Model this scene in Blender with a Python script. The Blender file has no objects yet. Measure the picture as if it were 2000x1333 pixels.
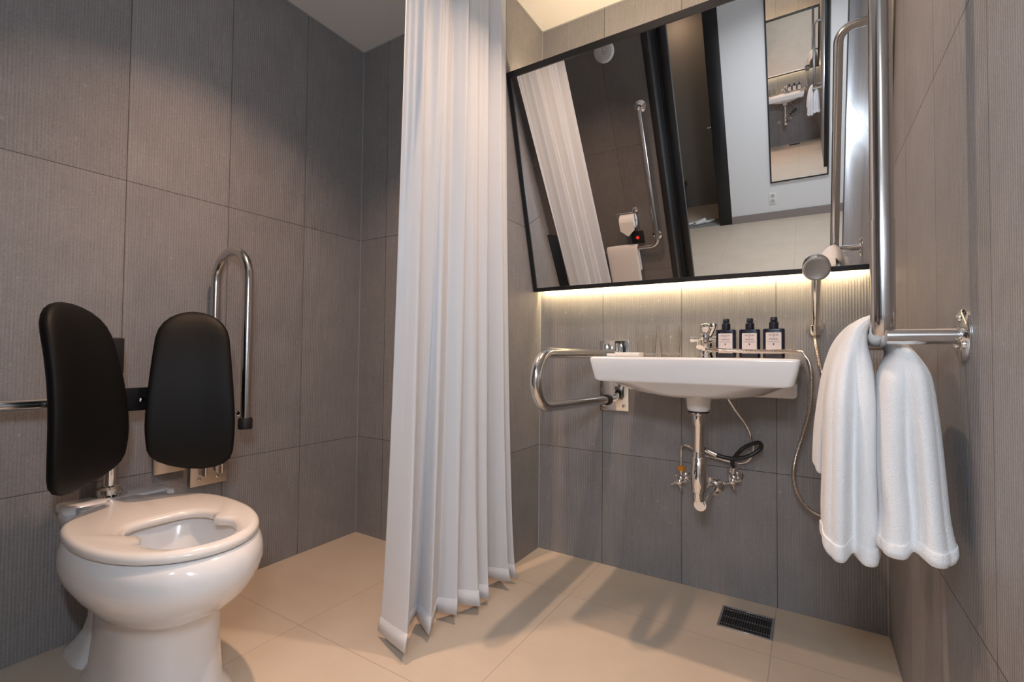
import bpy, bmesh, math, random
from mathutils import Vector, Matrix, Euler
random.seed(7)
PI = math.pi
S = bpy.context.scene
C = S.collection

# ------------------------------------------------------------------ camera
H = 0.82
F_PX, YAW, PITCH, ROLL = 929.0, 31.85, 1.5, 0.55
y_, p_, r_ = [math.radians(a) for a in (YAW, PITCH, ROLL)]
FW = Vector((-math.sin(y_) * math.cos(p_), math.cos(y_) * math.cos(p_), math.sin(p_)))
R0 = Vector((math.cos(y_), math.sin(y_), 0)); U0 = R0.cross(FW)
RT = R0 * math.cos(r_) + U0 * math.sin(r_); UP = -R0 * math.sin(r_) + U0 * math.cos(r_)
cam_d = bpy.data.cameras.new('camera'); cam = bpy.data.objects.new('camera', cam_d); C.objects.link(cam)
m = Matrix.Identity(4)
for i in range(3):
    m[i][0] = RT[i]; m[i][1] = UP[i]; m[i][2] = -FW[i]
m[2][3] = H
cam.matrix_world = m
cam_d.sensor_width = 36.0; cam_d.lens = F_PX / 2000 * 36.0; cam_d.clip_start = 0.02
S.camera = cam

# ------------------------------------------------------------------ room measures
XA, YC, XD, YB, XR, ZC = -1.755, 1.489, -0.972, 1.791, 0.200, 2.22
YS = -0.05          # tiled side wall beside the toilet, behind the camera
YH = -2.33          # white hall wall seen in the mirror

# ------------------------------------------------------------------ world, lights, exposure
w = bpy.data.worlds.new('world'); S.world = w; w.use_nodes = True
w.node_tree.nodes['Background'].inputs[0].default_value = (1.0, 0.92, 0.86, 1)
w.node_tree.nodes['Background'].inputs[1].default_value = 0.03
S.view_settings.view_transform = 'Standard'; S.view_settings.look = 'None'
S.view_settings.exposure = 0.0; S.view_settings.gamma = 1.0
S.view_settings.use_curve_mapping = False

def area(name, loc, size, power, col, target=None, shape='DISK', size_y=None, spread=180):
    l = bpy.data.lights.new(name, 'AREA'); l.shape = shape; l.size = size
    if size_y: l.size_y = size_y
    l.energy = power; l.color = col; l.spread = math.radians(spread)
    o = bpy.data.objects.new(name, l); C.objects.link(o); o.location = loc
    d = (Vector(target) - Vector(loc)) if target else Vector((0, 0, -1))
    o.rotation_euler = d.to_track_quat('-Z', 'Y').to_euler()
    return o
WARM = (1.0, 0.70, 0.47); NEUT = (0.97, 0.98, 1.0)
area('basin_downlight', (-0.40, 1.20, ZC - 0.012), 0.04, 7.2, (1.0, 0.70, 0.50), spread=130)
area('toilet_downlight', (-1.13, 0.76, ZC - 0.012), 0.05, 7.3, (1.0, 0.63, 0.42), spread=108)
area('hall_ceiling_light', (-0.10, -1.35, ZC - 0.012), 0.50, 17.0, NEUT, spread=150)
area('entry_downlight', (-1.25, -3.05, ZC - 0.012), 0.10, 2.0, WARM)
def point(name, loc, power, col):     # bare flash tubes held beside the camera
    l = bpy.data.lights.new(name, 'POINT'); l.energy = power; l.color = col; l.shadow_soft_size = 0.0
    o = bpy.data.objects.new(name, l); C.objects.link(o); o.location = loc
for dx, dz in ((-.13, 1.20), (-.06, 1.13), (.01, 1.19), (.07, 1.13)):
    point('camera_flash', (dx, -.06, dz), 5.8, (0.80, 0.91, 1.04))

# ------------------------------------------------------------------ materials
def mat(name, col=(.8, .8, .8), rough=.5, metal=0.0, **k):
    m = bpy.data.materials.new(name); m.use_nodes = True
    b = m.node_tree.nodes['Principled BSDF']
    b.inputs['Base Color'].default_value = (*col, 1); b.inputs['Roughness'].default_value = rough
    b.inputs['Metallic'].default_value = metal
    for kk, v in k.items():
        b.inputs[kk.replace('_', ' ')].default_value = v
    return m
def N(m, t, **k):
    n = m.node_tree.nodes.new(t)
    for a, v in k.items(): setattr(n, a, v)
    return n
def L(m, a, b): m.node_tree.links.new(a, b)
def math_n(m, op, a, b=None, c=None):
    n = N(m, 'ShaderNodeMath', operation=op)
    for i, v in enumerate((a, b, c)):
        if v is None: continue
        if isinstance(v, (int, float)): n.inputs[i].default_value = v
        else: L(m, v, n.inputs[i])
    return n.outputs[0]
def mix_c(m, f, a, b):
    n = N(m, 'ShaderNodeMix', data_type='RGBA')
    if isinstance(f, float): n.inputs[0].default_value = f
    else: L(m, f, n.inputs[0])
    for i, v in ((6, a), (7, b)):
        if isinstance(v, tuple): n.inputs[i].default_value = (*v, 1)
        else: L(m, v, n.inputs[i])
    return n.outputs[2]
def noise(m, vec, scale, detail=2, rough=.5):
    n = N(m, 'ShaderNodeTexNoise'); n.inputs['Scale'].default_value = scale
    n.inputs['Detail'].default_value = detail; n.inputs['Roughness'].default_value = rough
    L(m, vec, n.inputs['Vector']); return n.outputs[0]
def ramp(m, f, lo, hi):
    n = N(m, 'ShaderNodeMapRange'); n.inputs['From Min'].default_value = lo; n.inputs['From Max'].default_value = hi
    L(m, f, n.inputs['Value']); return n.outputs[0]

def tile_wall(name, axis, off, zj=(0.435, 1.334), ribs=True, base=(.272, .262, .264)):
    """ribbed porcelain tiles 0.3 x 0.9, axis = world axis the wall runs along, off = position of one vertical joint"""
    m = mat(name, base, .55); bs = m.node_tree.nodes['Principled BSDF']
    g = N(m, 'ShaderNodeNewGeometry'); sp = N(m, 'ShaderNodeSeparateXYZ'); L(m, g.outputs['Position'], sp.inputs[0])
    u = sp.outputs[axis]; z = sp.outputs[2]
    uu = math_n(m, 'DIVIDE', math_n(m, 'SUBTRACT', u, off), 0.3006)
    fu = math_n(m, 'FRACT', math_n(m, 'ADD', uu, 100.0)); iu = math_n(m, 'FLOOR', uu)
    du = math_n(m, 'MULTIPLY', math_n(m, 'MINIMUM', fu, math_n(m, 'SUBTRACT', 1.0, fu)), 0.3006)
    d1 = math_n(m, 'ABSOLUTE', math_n(m, 'SUBTRACT', z, zj[0])); d2 = math_n(m, 'ABSOLUTE', math_n(m, 'SUBTRACT', z, zj[1]))
    dz = math_n(m, 'MINIMUM', d1, d2)
    jd = math_n(m, 'MINIMUM', du, dz)
    joint = ramp(m, jd, 0.0013, 0.0006)
    row = math_n(m, 'ADD', math_n(m, 'GREATER_THAN', z, zj[0]), math_n(m, 'GREATER_THAN', z, zj[1]))
    idv = N(m, 'ShaderNodeCombineXYZ'); L(m, iu, idv.inputs[0]); L(m, row, idv.inputs[1])
    wn = N(m, 'ShaderNodeTexWhiteNoise'); L(m, idv.outputs[0], wn.inputs['Vector'])
    pos = g.outputs['Position']
    n1 = noise(m, pos, 9, 4, .6); n2 = noise(m, pos, 230, 3, .6); n3 = noise(m, pos, 60, 2, .7)
    sc = N(m, 'ShaderNodeMapping'); sc.inputs['Scale'].default_value = (1, 1, .06) ; L(m, pos, sc.inputs[0])
    n4 = noise(m, sc.outputs[0], 160, 2, .6)
    lo = tuple(c * .76 for c in base); hi = tuple(c * 1.26 for c in base)
    v = math_n(m, 'ADD', math_n(m, 'MULTIPLY', n1, .24), math_n(m, 'MULTIPLY', n2, .51))
    v = math_n(m, 'ADD', v, math_n(m, 'MULTIPLY', n4, .25))
    v = math_n(m, 'ADD', v, math_n(m, 'MULTIPLY', math_n(m, 'SUBTRACT', wn.outputs[0], .5), .12))
    c = mix_c(m, ramp(m, v, .32, .68), lo, hi)
    spk = ramp(m, n3, .66, .76)
    c = mix_c(m, math_n(m, 'MULTIPLY', spk, .34), c, tuple(min(1, x * 2.1) for x in base))
    rib = math_n(m, 'SINE', math_n(m, 'MULTIPLY', u, 2 * PI / 0.00752))
    if ribs:
        groove = ramp(m, rib, -.45, -1.0)
        c = mix_c(m, math_n(m, 'MULTIPLY', groove, .30), c, tuple(x * .5 for x in base))
    c = mix_c(m, joint, c, (.05, .048, .046))
    L(m, c, bs.inputs['Base Color'])
    bp = N(m, 'ShaderNodeBump'); bp.inputs['Distance'].default_value = .0009; bp.inputs['Strength'].default_value = .55
    hgt = math_n(m, 'ADD', math_n(m, 'MULTIPLY', rib, .5 if ribs else 0.0), math_n(m, 'MULTIPLY', n2, .35))
    hgt = math_n(m, 'SUBTRACT', hgt, math_n(m, 'MULTIPLY', joint, 1.5))
    L(m, hgt, bp.inputs['Height']); L(m, bp.outputs[0], bs.inputs['Normal'])
    return m
TILE_A = tile_wall('ribbed_grey_tile_side', 1, 0.897)
TILE_B = tile_wall('ribbed_grey_tile_far', 0, -0.388)
TILE_P = tile_wall('plain_grey_tile', 0, -1.105, ribs=False, base=(.15, .145, .142))

FLOORM = mat('beige_floor_tile', (.48, .42, .36), .5)
def build_floor():
    m = FLOORM; bs = m.node_tree.nodes['Principled BSDF']
    g = N(m, 'ShaderNodeNewGeometry'); sp = N(m, 'ShaderNodeSeparateXYZ'); L(m, g.outputs['Position'], sp.inputs[0])
    ds = []
    for ax, off in ((0, -1.298), (1, .897)):
        uu = math_n(m, 'FRACT', math_n(m, 'ADD', math_n(m, 'DIVIDE', math_n(m, 'SUBTRACT', sp.outputs[ax], off), .604), 50.0))
        ds.append(math_n(m, 'MULTIPLY', math_n(m, 'MINIMUM', uu, math_n(m, 'SUBTRACT', 1.0, uu)), .604))
    j = ramp(m, math_n(m, 'MINIMUM', ds[0], ds[1]), .0016, .0007)
    n1 = noise(m, g.outputs['Position'], 5, 5, .6); n2 = noise(m, g.outputs['Position'], 120, 3, .6)
    c = mix_c(m, ramp(m, n1, .3, .7), (.56, .47, .375), (.62, .525, .425))
    c = mix_c(m, math_n(m, 'MULTIPLY', ramp(m, n2, .45, .75), .12), c, (.62, .56, .48))
    c = mix_c(m, math_n(m, 'MULTIPLY', j, .55), c, (.27, .22, .18))
    L(m, c, bs.inputs['Base Color'])
    bp = N(m, 'ShaderNodeBump'); bp.inputs['Distance'].default_value = .0006; bp.inputs['Strength'].default_value = .5
    L(m, math_n(m, 'SUBTRACT', n2, j), bp.inputs['Height']); L(m, bp.outputs[0], bs.inputs['Normal'])
build_floor()

CEILM = mat('white_ceiling_paint', (.72, .71, .69), .8)
WHITEW = mat('white_wall_paint', (.80, .81, .83), .75)
GROUT = mat('light_grey_silicone', (.34, .34, .34), .4)
CHROME = mat('polished_chrome', (.82, .81, .80), .07, 1.0)
STEEL = mat('polished_stainless_steel', (.66, .65, .64), .17, 1.0)
BRUSH = mat('brushed_stainless_plate', (.62, .58, .54), .30, 1.0)
BLACKF = mat('black_powder_coated_frame', (.010, .010, .011), .38)
BLACKP = mat('black_rubber', (.012, .012, .012), .55)
CERAM = mat('white_glazed_ceramic', (.80, .80, .81), .12, Coat_Weight=.5, Coat_Roughness=.04)
CERAMT = mat('white_glazed_toilet_ceramic', (.80, .80, .81), .12, Coat_Weight=.5, Coat_Roughness=.04)
SEATM = mat('white_seat_plastic', (.82, .79, .76), .16, Coat_Weight=.4, Coat_Roughness=.05)
HINGEM = mat('pale_grey_hinge_plastic', (.46, .50, .55), .4)
PADM = mat('black_moulded_polyurethane', (.0035, .0035, .0037), .55, Specular_IOR_Level=.22)
MIRM = mat('mirror_silver', (.88, .89, .90), .0, 1.0)
ORANGE = mat('orange_thread_seal', (.75, .27, .02), .5)
NAVY = mat('navy_bottle_plastic', (.006, .010, .026), .16, Coat_Weight=.6)
NAVYP = mat('navy_pump_plastic', (.010, .014, .030), .28)
LABELM = mat('blush_paper_label', (.74, .66, .64), .6)
INK = mat('navy_label_ink', (.03, .035, .06), .6)
PAPER = mat('white_tissue_paper', (.80, .80, .80), .9)
OUTM = mat('white_switch_plastic', (.82, .82, .82), .35)
DARKM = mat('dark_slot_black', (.01, .01, .01), .6)
WOODM = mat('brown_bench_wood', (.16, .085, .045), .55)
REDL = mat('red_call_lamp', (.6, .02, .02), .4)
b = REDL.node_tree.nodes['Principled BSDF']; b.inputs['Emission Color'].default_value = (1, .05, .03, 1); b.inputs['Emission Strength'].default_value = .6
GREYR = mat('grey_cover_plate', (.50, .49, .48), .5)
def emis(name, col, s):
    m = mat(name, (.9, .85, .75), .5); b = m.node_tree.nodes['Principled BSDF']
    b.inputs['Emission Color'].default_value = (*col, 1); b.inputs['Emission Strength'].default_value = s
    return m
LEDM = emis('warm_led_strip_glow', (1.0, .75, .42), 200.0)
LEDT = emis('warm_led_strip_glow_upper', (1.0, .72, .46), 52.0)

GLASSM = mat('clear_tumbler_glass', (.98, .99, .98), .01, Transmission_Weight=1.0, IOR=1.46)

def fabric(name, col, bscale, bdist, trans=0.0, rough=.8, sheen=.3):
    m = mat(name, col, rough, Sheen_Weight=sheen, Sheen_Roughness=.4)
    bs = m.node_tree.nodes['Principled BSDF']
    tc = N(m, 'ShaderNodeNewGeometry')
    n = noise(m, tc.outputs['Position'], bscale, 3, .7)
    bp = N(m, 'ShaderNodeBump'); bp.inputs['Distance'].default_value = bdist; bp.inputs['Strength'].default_value = .8
    L(m, n, bp.inputs['Height']); L(m, bp.outputs[0], bs.inputs['Normal'])
    if trans:
        t = N(m, 'ShaderNodeBsdfTranslucent'); t.inputs[0].default_value = (*col, 1)
        mx = N(m, 'ShaderNodeMixShader'); mx.inputs[0].default_value = trans
        L(m, bs.outputs[0], mx.inputs[1]); L(m, t.outputs[0], mx.inputs[2])
        L(m, mx.outputs[0], m.node_tree.nodes['Material Output'].inputs[0])
    return m
CURTM = fabric('white_satin_curtain_cloth', (.77, .785, .82), 900, .0002, .12, .55, .1)
TOWM = fabric('white_terry_cloth', (.82, .82, .83), 420, .0022, 0, .95, .3)
HEMM = fabric('white_woven_hem', (.82, .82, .83), 900, .0006, 0, .85, .2)

# steel hose: ribbed by wave along its length (world position based rings)
HOSEM = mat('ribbed_steel_hose', (.66, .60, .55), .24, 1.0)

# ------------------------------------------------------------------ mesh helpers
class MB:
    def __init__(s): s.bm = bmesh.new()
    def box(s, x0, x1, y0, y1, z0, z1, bev=0.0, seg=2, rot=None, piv=None):
        vs = [s.bm.verts.new((x, y, z)) for x in (x0, x1) for y in (y0, y1) for z in (z0, z1)]
        q = [(0, 1, 3, 2), (4, 6, 7, 5), (0, 4, 5, 1), (2, 3, 7, 6), (0, 2, 6, 4), (1, 5, 7, 3)]
        fs = [s.bm.faces.new([vs[i] for i in f]) for f in q]
        if bev > 0:
            es = list({e for f in fs for e in f.edges})
            r = bmesh.ops.bevel(s.bm, geom=es, offset=bev, segments=seg, affect='EDGES', profile=.5)
            vs = list({v for f in r['faces'] for v in f.verts} | {v for v in vs if v.is_valid})
        if rot is not None:
            vs = [v for v in vs if v.is_valid]
            c = Vector(piv) if piv else Vector(((x0 + x1) / 2, (y0 + y1) / 2, (z0 + z1) / 2))
            bmesh.ops.rotate(s.bm, verts=vs, cent=c, matrix=rot)
        return s
    def rings(s, rs, close=True, cap=True):
        V = [[s.bm.verts.new(p) for p in r] for r in rs]
        n = len(V[0])
        for a, b in zip(V[:-1], V[1:]):
            for i in range(n if close else n - 1):
                j = (i + 1) % n
                s.bm.faces.new((a[i], a[j], b[j], b[i]))
        if cap and close:
            s.bm.faces.new(V[0][::-1]); s.bm.faces.new(V[-1])
        return s
    def lathe(s, prof, base=(0, 0, 0), axis=(0, 0, 1), seg=24, cap=True):
        base = Vector(base); ax = Vector(axis).normalized()
        t = Vector((1, 0, 0)) if abs(ax.x) < .9 else Vector((0, 1, 0))
        a = ax.cross(t).normalized(); b2 = ax.cross(a)
        rs = []
        for r, h in prof:
            rs.append([base + ax * h + (a * math.cos(k * 2 * PI / seg) + b2 * math.sin(k * 2 * PI / seg)) * max(r, 1e-4) for k in range(seg)])
        return s.rings(rs, cap=cap)
    def cyl(s, p0, p1, r, seg=20):
        p0 = Vector(p0); p1 = Vector(p1)
        return s.lathe([(r, 0), (r, (p1 - p0).length)], p0, p1 - p0, seg)
    def tube(s, pts, r, seg=16, rfun=None, cap=True):
        P = [Vector(p) for p in pts]; n = len(P)
        T = [(P[min(i + 1, n - 1)] - P[max(i - 1, 0)]).normalized() for i in range(n)]
        t0 = T[0]; a = t0.cross(Vector((0, 0, 1)) if abs(t0.z) < .9 else Vector((1, 0, 0))).normalized()
        rs = []
        for i in range(n):
            a = (a - T[i] * a.dot(T[i])).normalized(); b2 = T[i].cross(a)
            rr = rfun(i) if rfun else r
            rs.append([P[i] + (a * math.cos(k * 2 * PI / seg) + b2 * math.sin(k * 2 * PI / seg)) * rr for k in range(seg)])
        return s.rings(rs, cap=cap)

def spline(pts, n=12):
    P = [Vector(p) for p in pts]; P = [P[0] * 2 - P[1]] + P + [P[-1] * 2 - P[-2]]
    out = []
    for i in range(1, len(P) - 2):
        for k in range(n):
            t = k / n; a, b_, c, d = P[i - 1], P[i], P[i + 1], P[i + 2]
            out.append(.5 * ((2 * b_) + (c - a) * t + (2 * a - 5 * b_ + 4 * c - d) * t * t + (3 * b_ - a - 3 * c + d) * t ** 3))
    out.append(P[-2]); return out
def fillet(pts, r, n=8):
    """polyline with rounded corners"""
    P = [Vector(p) for p in pts]; out = [P[0]]
    for i in range(1, len(P) - 1):
        d0 = (P[i - 1] - P[i]); d1 = (P[i + 1] - P[i]); rr = min(r, d0.length * .499, d1.length * .499)
        a = P[i] + d0.normalized() * rr; b_ = P[i] + d1.normalized() * rr
        u = d0.normalized(); v = d1.normalized(); ang = u.angle(v); R = rr * math.tan(ang / 2)
        c = P[i] + (u + v).normalized() * (rr / math.cos(ang / 2))
        va, vb = a - c, b_ - c
        th = va.angle(vb); ax = va.cross(vb).normalized()
        for k in range(n + 1): out.append(c + Matrix.Rotation(th * k / n, 3, ax) @ va)
    out.append(P[-1])
    return out

def obj(name, mb, m, parent=None, sharp=38, solid=None, sub=0, label=None):
    bm = mb.bm if isinstance(mb, MB) else mb
    bmesh.ops.recalc_face_normals(bm, faces=bm.faces)
    if parent is not None:
        off = Vector(parent.get('_o', (0, 0, 0)))
        for v in bm.verts: v.co -= off
    for f in bm.faces: f.smooth = True
    lim = math.radians(sharp)
    for e in bm.edges:
        if len(e.link_faces) == 2 and e.calc_face_angle(0) > lim: e.smooth = False
    me = bpy.data.meshes.new(name); bm.to_mesh(me); bm.free(); me.materials.append(m)
    o = bpy.data.objects.new(name, me); C.objects.link(o)
    if parent is not None:
        o.parent = parent; o['_o'] = list(parent.get('_o', (0, 0, 0)))
    if solid:
        md = o.modifiers.new('solid', 'SOLIDIFY'); md.thickness = solid; md.offset = 0
    if sub:
        md = o.modifiers.new('sub', 'SUBSURF'); md.levels = sub; md.render_levels = sub
    if label: o['label'] = label
    return o
def thing(name, loc, label, cat, group=None):
    o = bpy.data.objects.new(name, None); C.objects.link(o); o.location = loc; o.empty_display_size = .05
    o['_o'] = list(loc); o['label'] = label; o['category'] = cat
    if group: o['group'] = group
    return o
def tag(o, label, cat, group=None, kind=None):
    o['label'] = label; o['category'] = cat
    if group: o['group'] = group
    if kind: o['kind'] = kind
    return o
def struct(name, mb, m, label=None, parent=None):
    o = obj(name, mb, m, parent)
    if parent is None: o['kind'] = 'structure'
    if label: o['label'] = label
    return o
def children_of(o): return [c for c in bpy.data.objects if c.parent == o]
def dup(root, loc, label, group=None):
    r = root.copy(); C.objects.link(r); r.location = loc; r['label'] = label
    if group: r['group'] = group
    for ch in children_of(root):
        c = ch.copy(); C.objects.link(c); c.parent = r
        for g in children_of(ch):
            d = g.copy(); C.objects.link(d); d.parent = c
    return r
def text_mesh(body, size, extrude=.0001, align='CENTER'):
    cu = bpy.data.curves.new('t', 'FONT'); cu.body = body; cu.size = size; cu.extrude = extrude
    cu.align_x = align; cu.align_y = 'CENTER'
    o = bpy.data.objects.new('t', cu); C.objects.link(o)
    dg = bpy.context.evaluated_depsgraph_get(); dg.update()
    me = bpy.data.meshes.new_from_object(o.evaluated_get(dg))
    bm = bmesh.new(); bm.from_mesh(me)
    bpy.data.objects.remove(o); bpy.data.curves.remove(cu); bpy.data.meshes.remove(me)
    return bm

# ------------------------------------------------------------------ structure
T = .12
struct('floor', MB().box(-3.2, 1.6, -3.4, YB + T, -.10, 0), FLOORM)
struct('ceiling', MB().box(-3.2, 1.6, -3.4, YB + T, ZC, ZC + .1), CEILM)
struct('wall_left', MB().box(XA - T, XA, YS, YB + T, 0, ZC), TILE_A, 'grey ribbed tile wall behind the toilet')
# pier between the toilet bay and the basin bay: its front face and its side face
mb = MB().box(XA, XD, YC, YB + T, 0, ZC)
struct('wall_pier', mb, TILE_B)
w_p = bpy.data.objects['wall_pier']; w_p.data.materials.append(TILE_A)
for p in w_p.data.polygons:
    if abs(p.normal.x) > .9: p.material_index = 1
struct('wall_back', MB().box(XD, XR + T, YB, YB + T, 0, ZC), TILE_B, 'grey ribbed tile wall behind the wash basin')
struct('wall_right', MB().box(XR, XR + T, -.22, YB, 0, ZC), tile_wall('ribbed_grey_tile_right', 1, 0.837), 'grey ribbed tile wall at the right edge')
struct('wall_side', MB().box(XA - T, -.845, YS - T, YS, 0, ZC), TILE_P, 'plain dark tile wall beside the toilet')
struct('wall_hall_back', MB().box(-.70, 1.6, YH - .1, YH, 0, ZC), WHITEW, 'white hall wall carrying the tall mirror')
struct('wall_hall_right', MB().box(1.15, 1.25, YH, -.22, 0, ZC), WHITEW)
struct('wall_hall_inner', MB().box(XR + T, 1.15, -.22, -.12, 0, ZC), WHITEW)
struct('wall_entry_back', MB().box(-3.2, -.70, -3.4, -3.3, 0, ZC), mat('entry_wall_paint', (.30, .27, .24), .7))
struct('wall_entry_left', MB().box(-3.2, -3.1, -3.3, YS - T, 0, ZC), mat('entry_side_paint', (.28, .25, .22), .7))
struct('wall_entry_front', MB().box(-3.1, XA - T, YS - T - .1, YS - T, 0, ZC), WHITEW)
mb = MB().box(-.70, 1.15, YH, YH + .012, 0, .082)
struct('baseboard_hall', mb, mat('taupe_skirting_tile', (.30, .26, .25), .5))
# silicone corner beads
def bead(n, pts, r=.0022):
    struct(n, MB().tube(pts, r, 6), GROUT)
bead('trim_1', [(XA + .001, YC - .001, .002), (XA + .001, YC - .001, ZC - .002)])
bead('trim_2', [(XD + .001, YB - .001, .002), (XD + .001, YB - .001, ZC - .002)], .0028)
bead('trim_3', [(XR - .001, YB - .001, .002), (XR - .001, YB - .001, ZC - .002)], .0028)
bead('trim_4', [(XA + .001, YS, ZC - .001), (XA + .001, YC, ZC - .001)], .003)
bead('trim_5', [(XA, YC - .001, ZC - .001), (XD, YC - .001, ZC - .001)], .003)
bead('trim_6', [(XD + .001, YC, ZC - .001), (XD + .001, YB, ZC - .001)], .003)
bead('trim_7', [(XD, YB - .001, ZC - .001), (XR, YB - .001, ZC - .001)], .003)
# bathroom doorway frame (black)
mb = MB().box(-.845, -.805, YS - .17, YS + .005, 0, ZC - .06, .002)
struct('door_1', mb, BLACKF, 'black bathroom door frame')
d1 = bpy.data.objects['door_1']
struct('jamb', MB().box(XR - .002, XR + .035, -.31, -.22, 0, ZC - .06, .002), BLACKF, parent=d1)
struct('header', MB().box(-.845, XR + .035, -.22, -.12, ZC - .06, ZC, .002), BLACKF, parent=d1)
# sliding glass leaf pushed back beside the jamb
sl = struct('door_2', MB().box(-.790, -.735, YS - .215, YS - .175, 0, ZC - .06, .002), BLACKF, 'black framed sliding bathroom door, open')
struct('door_panel', MB().box(-1.70, -.79, YS - .205, YS - .185, .06, ZC - .10), mat('dark_tinted_door_glass', (.05, .05, .055), .15), parent=sl)
mb = MB().tube(fillet([(-.80, YS - .215, .50), (-.80, YS - .245, .50), (-.80, YS - .245, .72), (-.80, YS - .215, .72)], .008, 4), .006, 8)
struct('door_handle', mb, BLACKP, parent=sl)
# black entry door casing next to the white wall
ed = struct('door_3', MB().box(-.825, -.70, YH - .22, YH + .01, 0, ZC, .003), BLACKF, 'black entrance door casing beside the white wall')
struct('door_panel', MB().box(-.865, -.825, YH - .95, YH - .22, .01, ZC, .002), mat('black_entry_door', (.012, .012, .013), .35), parent=ed)
mb = MB().box(-.873, -.865, YH - .30, YH - .265, .95, 1.20, .003).cyl((-.873, YH - .282, 1.02), (-.915, YH - .282, 1.02), .009).cyl((-.912, YH - .282, 1.02), (-.912, YH - .40, 1.02), .008)
struct('door_handle', mb, CHROME, parent=ed)
struct('threshold', MB().box(-2.2, -.80, YH - .26, YH - .02, 0, .012, .002), mat('grey_threshold_stone', (.25, .25, .25), .4), parent=ed)

# ------------------------------------------------------------------ tilted wall mirror
MB_Y, MB_Z, MT_Y, MT_Z = 1.730, 1.077, 1.501, 1.888
MX0, MX1 = XD + .004, XR - .022
up = Vector((0, MT_Y - MB_Y, MT_Z - MB_Z)); ML = up.length; up.normalize()
nrm = Vector((1, 0, 0)).cross(up).normalized()
if nrm.y > 0: nrm = -nrm
def mp(x, v, d=0.0):   # point on the mirror plane: x, distance up from the bottom edge, distance out of the face
    return Vector((x, MB_Y, MB_Z)) + up * v + nrm * d
def mbox(mb, x0, x1, v0, v1, d0, d1):
    vs = [mb.bm.verts.new(mp(x, v, d)) for x in (x0, x1) for v in (v0, v1) for d in (d0, d1)]
    for f in [(0, 1, 3, 2), (4, 6, 7, 5), (0, 4, 5, 1), (2, 3, 7, 6), (0, 2, 6, 4), (1, 5, 7, 3)]:
        mb.bm.faces.new([vs[i] for i in f])
    return mb
mt = thing('wall_mirror', tuple(mp((MX0 + MX1) / 2, 0, -.03)), 'wide black-framed mirror tilted forward above the wash basin', 'mirror')
fw = .016
mb = MB(); mbox(mb, MX0, MX1, 0, fw, -.045, .004); mbox(mb, MX0, MX1, ML - fw - .006, ML, -.045, .004)
mbox(mb, MX0, MX0 + fw, fw, ML - fw, -.045, .004); mbox(mb, MX1 - fw, MX1, fw, ML - fw, -.045, .004)
obj('frame', mb, BLACKF, mt)
obj('mirror_glass', mbox(MB(), MX0 + fw, MX1 - fw, fw, ML - fw, -.008, 0), MIRM, mt)
obj('back_panel', mbox(MB(), MX0 + fw, MX1 - fw, fw, ML - fw, -.040, -.012), BLACKF, mt)
for xx in (MX0 + .1, MX1 - .14):
    obj('mounting_bracket', MB().box(xx, xx + .04, MT_Y + .06, YB, MT_Z - .12, MT_Z - .08), BLACKF, mt)
    obj('mounting_bracket', MB().box(xx, xx + .04, 1.755, YB, MB_Z + .06, MB_Z + .1), BLACKF, mt)
# LED strips fixed to the back of the mirror
mb = MB(); mbox(mb, MX0 + .02, MX1 - .02, .012, .024, -.053, -.046)
tag(obj('led_strip', mb, LEDM), 'warm light strip glowing behind the bottom edge of the tilted mirror', 'light strip')
mb = MB(); mbox(mb, MX0 + .02, MX1 - .02, ML - .03, ML - .015, -.053, -.046)
tag(obj('led_strip', mb, LEDT), 'warm light strip behind the top edge of the tilted mirror', 'light strip')

# ------------------------------------------------------------------ wash basin
def rrect(cx, cy, hx, hy, n=40, e=6.0):
    out = []
    for k in range(n):
        a = 2 * PI * (k + .5) / n; c, s = math.cos(a), math.sin(a)
        out.append((cx + hx * math.copysign(abs(c) ** (2 / e), c), cy + hy * math.copysign(abs(s) ** (2 / e), s)))
    return out
bas = thing('wash_basin', (-.279, YB, .70), 'white rectangular ceramic wash basin hung on the wall below the mirror', 'basin')
NB = 56
BX, BHX, BY, BHY = -.279, .266, 1.5455, .2445
def rr2(cx, cy, hx, hy, r, n=NB):
    """rounded rectangle with corner radius r, n points: n/4 per corner arc"""
    out = []; q = n // 4
    for c in range(4):
        sx, sy = ((1, 1), (-1, 1), (-1, -1), (1, -1))[c]
        for k in range(q):
            a = PI / 2 * c + PI / 2 * k / (q - 1)
            out.append((cx + sx * (hx - r) + r * math.cos(a), cy + sy * (hy - r) + r * math.sin(a)))
    return out
def ring(cx, cy, hx, hy, z, e=12.0, zf=None):
    r = min(hx, hy) * {2.0: .99, 2.3: .9, 3.0: .75, 5.0: .5, 6.0: .4, 7.0: .32}.get(e, 0) or {10.0: .020, 12.0: .014, 14.0: .012}[e]
    return [(x, y, z) for x, y in rr2(cx, cy, hx, hy, r)]
rs = []
rs.append(ring(BX, 1.52, .030, .030, .690, 2.0))
rs.append(ring(BX, 1.52, .055, .055, .693, 2.0))
rs.append(ring(BX, 1.51, .115, .115, .699, 2.3))
rs.append(ring(BX, 1.515, .180, .175, .713, 3.0))
rs.append(ring(BX, 1.545, .232, .220, .739, 6.0))
rs.append(ring(BX, BY, .247, .2365, .7435, 10.0))
rs.append(ring(BX, BY, .2525, .2395, .749, 12.0))
rs.append(ring(BX, BY, BHX - .001, BHY - .001, .806, 14.0))
rs.append(ring(BX, BY, BHX - .003, BHY - .002, .8115, 14.0))
rs.append(ring(BX, BY, BHX - .008, BHY - .006, .813, 12.0))
rs.append(ring(BX, 1.470, .225, .140, .8125, 7.0))
rs.append(ring(BX, 1.470, .218, .133, .808, 6.0))
rs.append(ring(BX, 1.475, .200, .118, .775, 5.0))
rs.append(ring(BX, 1.49, .150, .090, .742, 3.0))
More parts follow.
